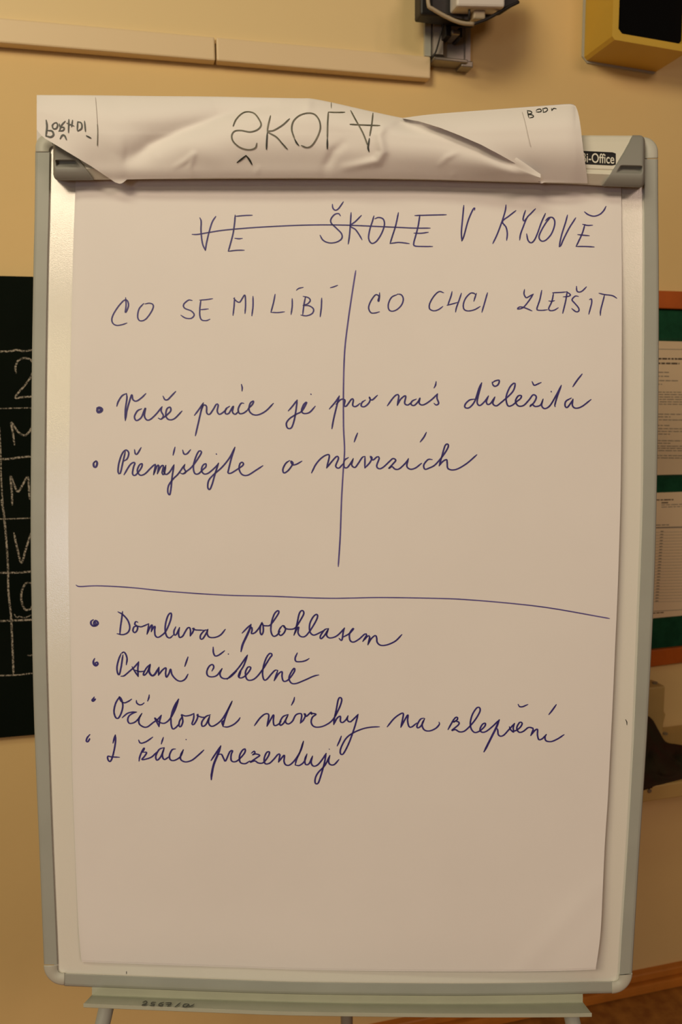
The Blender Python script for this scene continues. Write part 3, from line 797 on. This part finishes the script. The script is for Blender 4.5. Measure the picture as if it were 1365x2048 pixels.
T3 += S(cE, '45,207 75,172 92,145;92,145 78,200 65,255 57,300;76,185 100,162 118,165 115,190 125,193 150,160 158,165 155,190 170,195 190,180;215,165 200,175 195,192 210,196 230,180 238,160 232,150 245,165 272,142;318,192 345,155 362,140 372,145 365,190;365,190 380,162 400,145 405,150 400,180 415,188 432,175;455,160 435,170 430,185 445,190 465,170 472,155 468,178 480,188 500,182 530,160 555,135;555,135 552,155 560,180 548,188 538,180;548,78 545,95 538,108;'
  '730,160 705,165 685,185 685,200 705,200 730,170 750,110 763,83;763,83 745,150 742,180 755,190 778,170 795,145;795,145 785,170 790,185 805,180 825,150;825,150 815,180 830,192 850,180 905,130 920,95 915,85 895,105 878,150 885,190 905,190 930,170 945,158 950,145 935,145 922,170 935,192 960,190 985,165 1005,140 1020,150 1010,175 990,195 1000,185 1015,195 1040,188 1052,160;812,85 825,75 845,72 840,92 825,100 815,92 812,80;1000,78 1010,95 1025,90 1043,82;'
  '1052,160 1045,190 1060,205 1085,190 1115,140 1138,95;1138,95 1118,150 1107,190 1110,196;1185,155 1160,170 1155,190 1165,200 1185,175 1193,160;1193,160 1190,190 1205,203 1235,195 1278,162;!3.6|1090,124 1091,126;1192,102 1210,75 1236,42')
T4 = S(cD, '!3.8|55,478 45,490 48,508 58,508 64,490 58,477 50,485;212,428 200,480 185,542 174,535 178,490 195,440 215,420 230,435 222,465 205,478;205,550 235,500 255,485 262,490 255,510 250,545 265,552 295,515 300,492 285,500 275,530 290,552 315,545 340,520 365,497 370,502 360,550;360,550 378,505 388,502 380,545;380,545 395,512 408,500 412,508 405,540 415,548 425,500;260,418 265,440 275,440 295,407;'
  '425,500 415,530 425,548 445,535 468,497;468,497 458,560 452,620 445,655 435,640 440,605 465,570 490,545 525,495;525,495 520,515 530,535 515,545 500,540;463,447 468,425 473,405;513,420 520,440 535,440 555,418;515,545 560,510 600,455 612,430 600,425 585,450 570,500 575,540 595,545 620,522 635,508 635,492 620,500 612,525 625,545 650,540 690,505 702,488;702,488 685,540 668,600 655,627 645,615 650,580 675,550 720,510 760,460 788,405;!3.6|690,440 691,442;'
  '788,405 770,460 755,520 752,540 765,542 790,528 830,500 828,485 815,490 810,520 825,548 855,552 900,525 935,502;1075,475 1055,490 1040,520 1045,540 1065,530 1085,505 1093,488 1082,478 1090,497 1110,495 1140,478')
T4 += S(cE, '-39,508 -20,470 5,440 32,423 45,428 32,485;32,485 60,450 80,430 88,440 75,475 90,485 112,462;135,435 115,450 115,480 130,482 150,455 158,440;158,440 150,470 165,482 180,465 200,435 213,430;213,430 212,485;212,485 235,460 246,437 238,430 250,447 270,432 280,438 268,475 280,488 300,480 330,452 345,440 358,448 345,465 325,487 340,478 355,490 375,488 405,460 418,440;418,440 410,475 425,490 450,485 480,462;162,362 170,340 178,320;473,362 490,340 502,317;'
  '530,445 510,445 490,470 495,490 515,485 545,468 585,420 605,385 602,372 590,380 575,430 562,475;562,475 578,455 597,445 600,460 605,488 640,492 690,465 740,422')
T5 = S(cF, '!3.6|108,158 90,170 88,190 105,208 130,205 145,190 140,175 125,165 112,180 115,200 130,195 122,175;305,95 345,118 385,165 400,220 385,260 345,278 297,270;342,92 335,150 325,220 320,275;465,180 450,172 440,195 462,212 458,245 438,262 425,245 435,215 460,210 490,215 520,205 552,190;552,190 548,230 538,275;538,275 555,235 575,200 580,210 572,255;572,255 590,220 603,212 600,245 605,285 625,300 655,285 690,250 725,170 735,115 725,105 705,130 688,190 685,250 700,295 725,303 750,280;'
  '770,215 755,250 758,280 775,275 800,220;800,220 792,265 800,300 825,290 845,255 865,225 880,222 888,245 885,290;885,290 905,260 917,228 905,230 930,240 970,242 1000,243;1025,240 1000,245 970,280 968,310 985,312 1010,275 1028,235;1028,235 1022,270 1040,298 1085,300 1130,280 1168,235')
T5 += S(cG, '88,238 120,205 152,175;!4|152,175 140,215 115,270 92,320 80,370;140,215 155,195 160,215 155,240 180,235 210,200 232,160;232,160 220,190 218,230 228,250 240,225 238,180 228,163 240,182 265,185 290,180 325,135 352,90 345,76 320,100 300,160 295,220 310,258 335,255 362,225;380,182 360,205 350,235 365,255 390,235 400,205 385,182 398,202 430,210 470,200 510,140 532,95 520,75 500,95 485,160 472,220 460,253;460,253 480,210 495,195 490,235 510,262 545,258 590,200 628,130 625,103 600,120 575,170 575,225 600,252 640,238 670,220;'
  '705,205 680,215 650,260 655,278 680,255 710,205;710,205 695,250 715,272 755,265 790,240 825,200;825,200 815,230 808,280 800,290 785,275;808,270 860,240 890,205 880,210 860,245 865,290 890,302 930,280 970,245 983,252 955,298;955,298 990,260 1005,265 992,322;992,322 1015,280 1045,255 1055,270 1060,305 1085,325 1130,322 1190,295 1237,248')
T6 = S(cF, '!3.6|118,470 108,490 110,515 128,528 143,515 138,500 122,505 128,518;330,430 310,480 297,540 302,585 315,600 330,540 345,440;345,420 335,428 350,418 365,430 378,470 372,520;328,612 355,608 400,570 440,535 472,495;472,495 465,550 468,615;468,615 445,580 418,535;440,562 480,575 520,570;565,515 535,545 510,590 515,605 540,580 565,520;!3.8|565,520 555,570 575,605 600,598 635,540;635,540 630,605;630,605 660,565 690,545 688,590 695,620 715,590 728,555 740,600 775,640 810,652 845,635 868,595;868,457 855,495 842,533;'
  '1070,378 1072,420 1085,448 1110,445 1140,425 1162,407;!3.4|1192,433 1193,435;1060,570 1075,540 1065,518 1040,530 1020,570 1025,605 1055,617 1100,605 1142,550;1142,550 1125,590 1135,620 1165,632 1205,620 1260,570')
T6 += S(cG, '-20,570 0,550 60,490 127,395;127,395 100,470 70,520 62,550 80,560 110,545 140,510 150,485 130,482 112,520 120,565 145,577 185,560 235,500 285,420 303,395 290,382 265,410 243,470 235,530 245,572 265,570 300,530 325,505 345,505;!5|78,512 70,535 66,550;345,505 318,580;318,580 350,530 375,515 375,550 385,582 410,580 440,550 465,510 462,490 440,520 425,560 440,595 475,600 540,575 600,548 640,538;485,380 470,415 475,440 510,443 545,435 570,420')
T7 = S(cH, '!3.4|108,92 92,115 100,122 118,105 105,108;300,88 270,140 258,200 270,245 290,252 312,215 325,160 315,110 298,90 310,120 335,135 365,125 392,107;320,248 360,215 400,205 430,205;430,205 400,215 372,235 362,265 375,290 410,285 440,260 470,215;470,215 450,250 448,290 475,315 510,318 555,285 590,260 618,228;618,228 605,270 600,317;600,317 585,285 568,250 600,280 640,290 680,260 720,190 748,108;!4.4|748,108 715,170 690,240;690,240 692,300 705,333 730,320 755,290;428,117 430,135 450,150 470,148 487,135;525,75 523,95 513,122;'
  '775,240 755,275 752,310 765,315 780,280 775,240 770,225 800,235 840,228 865,215;865,215 862,255 850,295 865,298 890,255 895,222 890,232 930,245 960,240;990,225 955,240 925,280 928,312 955,300 985,235;985,235 975,280 990,310 1020,308 1070,270 1110,210 1155,122;1155,122 1120,200 1095,270 1085,315;1085,315 1120,318 1165,300 1200,270 1215,247;1085,315 1078,280 1098,268')
T7 += S(cI, '392,292 430,240 465,210 490,208 495,230 482,297;482,297 510,245 530,215 528,260 535,290 560,285 585,262;630,212 595,230 575,270 580,290 605,270 635,212;635,212 615,260 635,280 665,260 690,215 725,205 732,225 722,275;722,275 745,250 760,215 750,205 765,225 800,195 805,212;805,212 797,203 835,210 810,230 800,265 815,295 850,303 900,290 955,250 1000,170 1020,110 1010,90 995,105 980,180 965,250 962,285;962,285 985,240 1010,225 1010,260 1025,270 1050,250 1065,220;1065,220 1060,250 1080,265 1110,240 1138,210;1138,210 1110,310 1070,420 1030,495 1010,490 1015,450 1050,385 1100,345 1170,315 1230,303 1292,300;680,88 675,112 658,145')
T7 += S(cJ, '52,293 100,235 145,202 165,200 160,240 147,297;147,297 180,235 198,210 195,250 205,290 225,293 260,265;310,232 285,240 262,280 265,300 290,285 315,235;315,235 297,275 310,312 345,322 390,305 418,275 415,260;478,312 520,240 540,225 545,240 515,262 530,252 555,262 550,280 505,318 530,312 560,328 600,318 660,255 700,190 700,160 680,160 650,205 635,260 640,305 665,332 700,322 735,290 740,268 720,275 702,310 715,330 745,325 790,290 838,243;!3.8|838,243 815,300 780,370 745,440 730,468;810,300 825,310 830,345 845,358 870,350 905,312 945,268;945,268 935,300 938,330 915,310 908,292;'
  '925,325 955,318 985,295 998,268 980,262 960,300 975,330 1005,325 1040,298 1065,300 1075,310 1057,355;1057,355 1085,320 1105,310 1105,350 1115,382 1140,375 1168,345;1168,345 1158,365 1165,390 1200,396 1245,378 1292,347;970,135 978,150 1000,152 1038,136;1237,137 1210,175 1185,207')
T8 = S(cH, '!3|75,375 55,400 48,425 60,430 75,405 70,415;250,440 262,395 268,378;268,378 270,420 262,480 245,550 228,580 212,565 212,540 240,545 300,548;445,417 455,438 475,440 510,425 552,395;448,577 455,540 480,480;480,480 490,478 475,510;475,510 505,512 490,540 470,565 500,562 545,545 580,510;635,475 600,490 575,540 585,570 615,540 640,475;640,475 625,530 640,565 680,540;633,397 625,420 617,447;725,485 700,490 680,530 685,565 715,572 760,545 785,490;785,490 765,530 765,565 800,583 850,570 900,530 940,493;!3|805,413 806,415')
T8 += S(cI, '80,543 115,490 150,437;!4|150,437 130,495 100,570 85,640 82,680;130,500 155,498 172,530 185,545 215,480 235,473 225,500 225,540 245,552 275,540 320,490 325,460 305,470 285,510 290,555 325,565 360,545;370,490 390,475 395,490 378,502 400,495 430,505 405,525 362,555 395,545 420,560 455,558 490,515 500,482 480,485 462,530 470,565 500,562 530,535 560,500 575,500 565,555;565,555 595,515 608,505 605,550 620,575 650,572 690,530 725,470 745,403;745,403 720,480 695,535 685,575;685,575 715,578 750,550 770,495;'
  '770,495 755,535 760,570 785,565 810,510;810,510 800,555 815,582 845,575 880,535 908,490;908,490 895,560 870,650 850,705 830,705 830,670 850,630 900,575 935,505;!2.8|930,460 931,462;935,505 925,545 935,570 965,572 1000,535;1017,367 1005,400 987,438')
LW = 2.9
for T, w in ((T1, 2.6), (T2, 2.5), (T3, LW), (T4, LW), (T5, LW), (T6, LW), (T7, LW), (T8, LW)):
    words('handwritten_word', T, onpaper, M['ink'], pad, w, 0.7, 'blue violet handwriting')
VL = [(712, 541), (705, 585), (697, 640), (690, 700), (687.5, 770), (687.5, 850), (689.5, 900), (687, 940), (683.5, 1000), (681, 1070), (677, 1133)]
HL = [(152+0.8059*0, 1170), (160, 1173), (196, 1171.6), (261, 1175), (341, 1183), (446, 1190), (543, 1192.5), (656, 1196.5), (760, 1195), (865, 1196.5), (930, 1199), (1026, 1207), (1107, 1217), (1220, 1237)]
strokes('divider_line', [VL], onpaper, M['inklight'], pad, 2.8, 0.3, label='thin violet upright line')
strokes('divider_line', [HL], onpaper, M['inklight'], pad, 2.4, 0.3, label='thin violet level line')

# ================================================================== THE FLIPPED SHEET over the clip
yt_main = sinterp([(75, 190), (180, 190.5), (300, 192), (420, 193), (520, 195), (600, 196.5), (622, 197), (665, 205), (740, 222), (812, 237), (880, 247), (960, 278), (1030, 313), (1085, 350), (1100, 352)])
yb_main = lambda x: interp([(73, 258), (80, 268), (90, 277), (107, 287), (185, 334), (230, 364.5), (240, 368), (247, 365), (254, 359), (300, 357.6), (430, 356), (620, 355.5), (830, 357.5), (1000, 362), (1100, 365.5)], x)
def seg_d(p, pl):
    """signed distance to a polyline (positive on its left when drawn) and how far along"""
    best = (1e9, 0, 0); L = 0; tot = sum((Vector(b)-Vector(a)).length for a, b in zip(pl, pl[1:]))
    for a, b in zip(pl, pl[1:]):
        a = Vector(a); b = Vector(b); d = b-a; l = d.length
        t = max(0, min(1, (p-a).dot(d)/(l*l))); q = a+d*t; v = p-q
        if v.length < best[0]:
            best = (v.length, math.copysign(v.length, d.x*v.y-d.y*v.x), (L+t*l)/tot)
        L += l
    return best[1], best[2]
VAL = [(240, 366), (262, 325), (300, 290), (370, 258), (450, 228), (560, 207)]
RID = [([(647, 353), (655, 330), (668, 303), (686, 288)], -0.0030, 9, 0.5), ([(691, 336), (730, 328), (756, 322), (766, 304), (759, 270), (768, 252), (792, 240)], 0.0045, 9, 0.6),
       ([(350, 334), (372, 322), (387, 309), (380, 335), (384, 352)], 0.0022, 6, 0.5), ([(612, 222), (618, 205), (622, 198)], 0.003, 10, 0.2), ([(510, 350), (518, 336)], 0.0012, 5, 0.5),
       ([(470, 222), (540, 214), (600, 219)], -0.0025, 14, 0.5), ([(880, 330), (895, 315), (915, 305)], 0.0014, 6, 0.5), ([(905, 356), (907, 345)], 0.0012, 4, 0.5), ([(640, 268), (720, 285), (745, 300)], -0.0015, 18, 0.5), ([(800, 248), (840, 256), (890, 262)], -0.005, 11, 0.5), ([(975, 305), (1020, 330), (1060, 352)], -0.005, 11, 0.5),
       ([(345, 272), (370, 280), (400, 300), (450, 330)], 0.002, 26, 0.5)]
floor_n = (lambda t: interp([(0.0, 0.0235), (0.3, 0.0290), (0.45, 0.0307), (0.55, 0.0318), (0.63, 0.0323), (0.7, 0.0324), (0.76, 0.0319), (0.82, 0.0307), (0.9, 0.0278), (1.0, 0.0225)], t))
def sheet_n(x, y):
    a, b = yt_main(x), yb_main(x)
    t = min(1, max(0, (b-y)/max(1, b-a)))
    n = 0.0245 + 0.0255*math.sin(math.pi*0.5*min(1, t/0.58))**1.0
    if t > 0.66: n -= 0.020*((t-0.66)/0.34)**2.2*(1-sst(800, 860, x))
    n -= 0.006*sst(1030, 1085, x)
    left = sst(240, 120, x)
    n = n*(1-left) + left*(0.048 - 0.012*max(0, t-0.55)**2/0.2)
    p = Vector((x, y))
    d, s = seg_d(p, VAL)
    amp = min(1, 3*(1-s))*min(1, 0.35+2.2*s)
    # positive d lies below the curve in photo rows
    w = 34.0 if d < 0 else 19.0
    e = math.sqrt(d*d+30.0)-5.5
    n -= amp*0.0165*(0.55+0.45*sst(366, 300, p.y))*math.exp(-e/w)
    for pl, A, w, pk in RID:
        d, s = seg_d(p, pl)
        if abs(d) < 4*w:
            n += A*math.exp(-(d/w)**2)*(0.45+0.55*math.sin(math.pi*min(1, max(0, s))))
    if y > CT(x):
        tc_ = (y-CT(x))/(CBt(x)-CT(x)); fl_ = floor_n(tc_); n = 0.5*(n+fl_+math.sqrt((n-fl_)**2+0.0045**2))
    return n
fs_o = B(620, 360, 0.03)
fs = empty('flipped_sheet', fs_o, 'crumpled paper sheet thrown back over the clip bar, its writing upside down', 'paper sheet')
mb = MB(); rows = []; back = []
xsn = [73.5, 74.5, 76]+[78+k*4 for k in range(257)]
xsn = [x for x in xsn if x <= 1084]
NR = 46
for x in xsn:
    a, b = yt_main(x), yb_main(x)
    row = [B(x, b, sheet_n(x, b))]
    for j in range(1, NR+1):
        u = j/NR; u = u*(2-u) if False else u
        y = b+(a-b)*u
        row.append(B(x, y, sheet_n(x, y)))
    rows.append(row)
    if x < 884:
        e = sheet_n(x, a)
        back.append([row[-1]]+[B(x, a+dy, nn) for dy, nn in ((1.0, e-0.006), (3.5, e-0.016), (8, e-0.030), (16, -0.022), (60, -0.030), (160, -0.032), (330, -0.034))])
mb.loft(back)
mb.loft(rows)
# the right end, folded across in front
yt_fl = sinterp([(806, 236), (850, 230), (900, 225.5), (960, 221), (1000, 218), (1060, 213.5), (1100, 210.5), (1135, 208), (1146, 208.5), (1152, 212)])
def yt_flap(x):
    return yt_fl(x) if x <= 1151.9 else interp([(1151.9, 212), (1156, 221), (1159, 234), (1162, 252), (1166, 290), (1171, 325), (1176, 360)], x)
yb_flap = lambda x: interp([(806, 237), (840, 243), (882, 256), (918, 270), (962, 289), (1000, 309), (1030, 326), (1058, 345), (1075, 361), (1083, 368), (1090, 364.5), (1110, 365), (1176, 366.5)], x)
def flap_n(x, y):
    a = yt_fl(min(x, 1151.9)); b = interp([(806, 356), (1100, 364), (1176, 367)], x)
    t = min(1, max(0, (b-y)/max(1, b-a)))
    n = 0.0275 + 0.0265*math.sin(math.pi*0.5*min(1, t/0.58)) + 0.003*sst(1090, 950, x)
    if t > 0.66: n -= 0.022*((t-0.66)/0.34)**2.2
    d = y-yb_flap(x)                         # lip lifts at the free edge
    n += 0.003*math.exp(d/14.0)*sst(1090, 1040, x)
    n -= 0.004*sst(1125, 1172, x)**2
    return n
rows = []; back = []
xf = [806+k*4 for k in range(86)] + [1148, 1150, 1151.5, 1153, 1155, 1157, 1159, 1161, 1163, 1165, 1167, 1169, 1171, 1173, 1175, 1176]
for x in xf:
    a, b = yt_flap(x), yb_flap(x); row = []
    for j in range(NR+1):
        y = b+(a-b)*j/NR
        row.append(B(x, y, flap_n(x, y)))
    rows.append(row)
    if x <= 1152:
        e = flap_n(x, a)
        back.append([row[-1]]+[B(x-0.02*dy, a+dy, nn) for dy, nn in ((1.0, e-0.006), (3.5, e-0.016), (8, e-0.030), (16, -0.022), (60, -0.030), (160, -0.032), (330, -0.034))])
mb.loft(back)
mb.loft(rows)
so = mb.build('sheet', M['paper2'], fs, True)
bm = bmesh.new(); bm.from_mesh(so.data); bmesh.ops.remove_doubles(bm, verts=bm.verts, dist=1e-6); bm.to_mesh(so.data); bm.free()
onsheet = lambda x, y: B(x, y, sheet_n(x, y)+0.0008)
onflap = lambda x, y: B(x, y, flap_n(x, y)+0.0008)
cK = (430, 180, 0.29304); cL = (780, 180, 0.29304); cN = (60, 180, 0.29304)
strokes('faint_lettering', S(cK, '125,245 145,200 185,160 225,148 270,160 305,205 315,240 290,270 240,285 180,275 135,280 115,310 125,350 170,390 230,407 275,395 287,362;380,175 365,235 357,283;510,195 460,240 400,275 360,283 420,320 460,365 495,403;'
  '545,335 525,270 535,215 575,175 630,157 680,165 712,205 720,260 700,320 665,375 630,392 590,378;775,150 770,230 768,330;775,150 830,152 888,151;!1.4|795,85 795,122;928,140 960,200 1010,290 1045,380;1080,157 1072,230 1058,310;922,233 1020,238 1128,242'),
  onsheet, M['markerlight'], fs, 2.6, 0.5, label='faint upside-down capitals')
words('dark_lettering', S(cK, '!3.6|152,495 185,470 213,447;!3.6|213,447 235,475 253,508;!3.0|358,290 354,350 352,405;!3|460,365 478,385 495,403;!3.4|545,335 558,360 573,378;!3.2|768,330 768,402;!4|1046,372 1047,398 1052,418;!3|1055,330 1045,400;!3.4|125,245 130,232')
  + S(cN, '!3.2|110,205 115,250 108,315;!3.4|108,312 140,320 160,305 150,280 118,275;165,225 152,240 158,262 178,262 188,240 180,222 165,225;195,280 225,275 232,255 205,250 200,230;240,212 215,240 200,278;265,200 262,290;250,225 300,245;290,205 283,250;325,215 322,275;325,215 350,225 352,260 325,280;372,212 378,282;!3.6|385,312 415,327;!3.2|205,332 220,308 235,310 248,338'),
  onsheet, M['marker'], fs, 2.6, 0.3, 'dark upside-down lettering', pad=5)
strokes('ruled_line', S(cN, '447,50 455,150 460,230') , onsheet, M['pencil'], fs, 1.1, 0.1, smoothit=True)
strokes('ruled_line', S(cN, '460,230 462,290 460,382'), onsheet, M['markerlight'], fs, 1.4, 0.2)
strokes('flap_lettering', S(cL, '940,140 945,165 950,188;938,140 965,145 970,158 945,165 975,170 982,182 955,190;1000,140 1010,132 1030,130 1035,145 1015,150 1000,148;1045,125 1050,150;1045,128 1070,122 1078,135 1065,148 1048,152;1105,125 1108,140 1115,128 1125,125 1138,128'), onflap, M['marker'], fs, 1.9, 0.2, label='small dark capitals on the folded end')
strokes('ruled_line', S(cL, '905,150 925,220 945,310 963,385'), onflap, M['pencil'], fs, 1.2, 0.2)
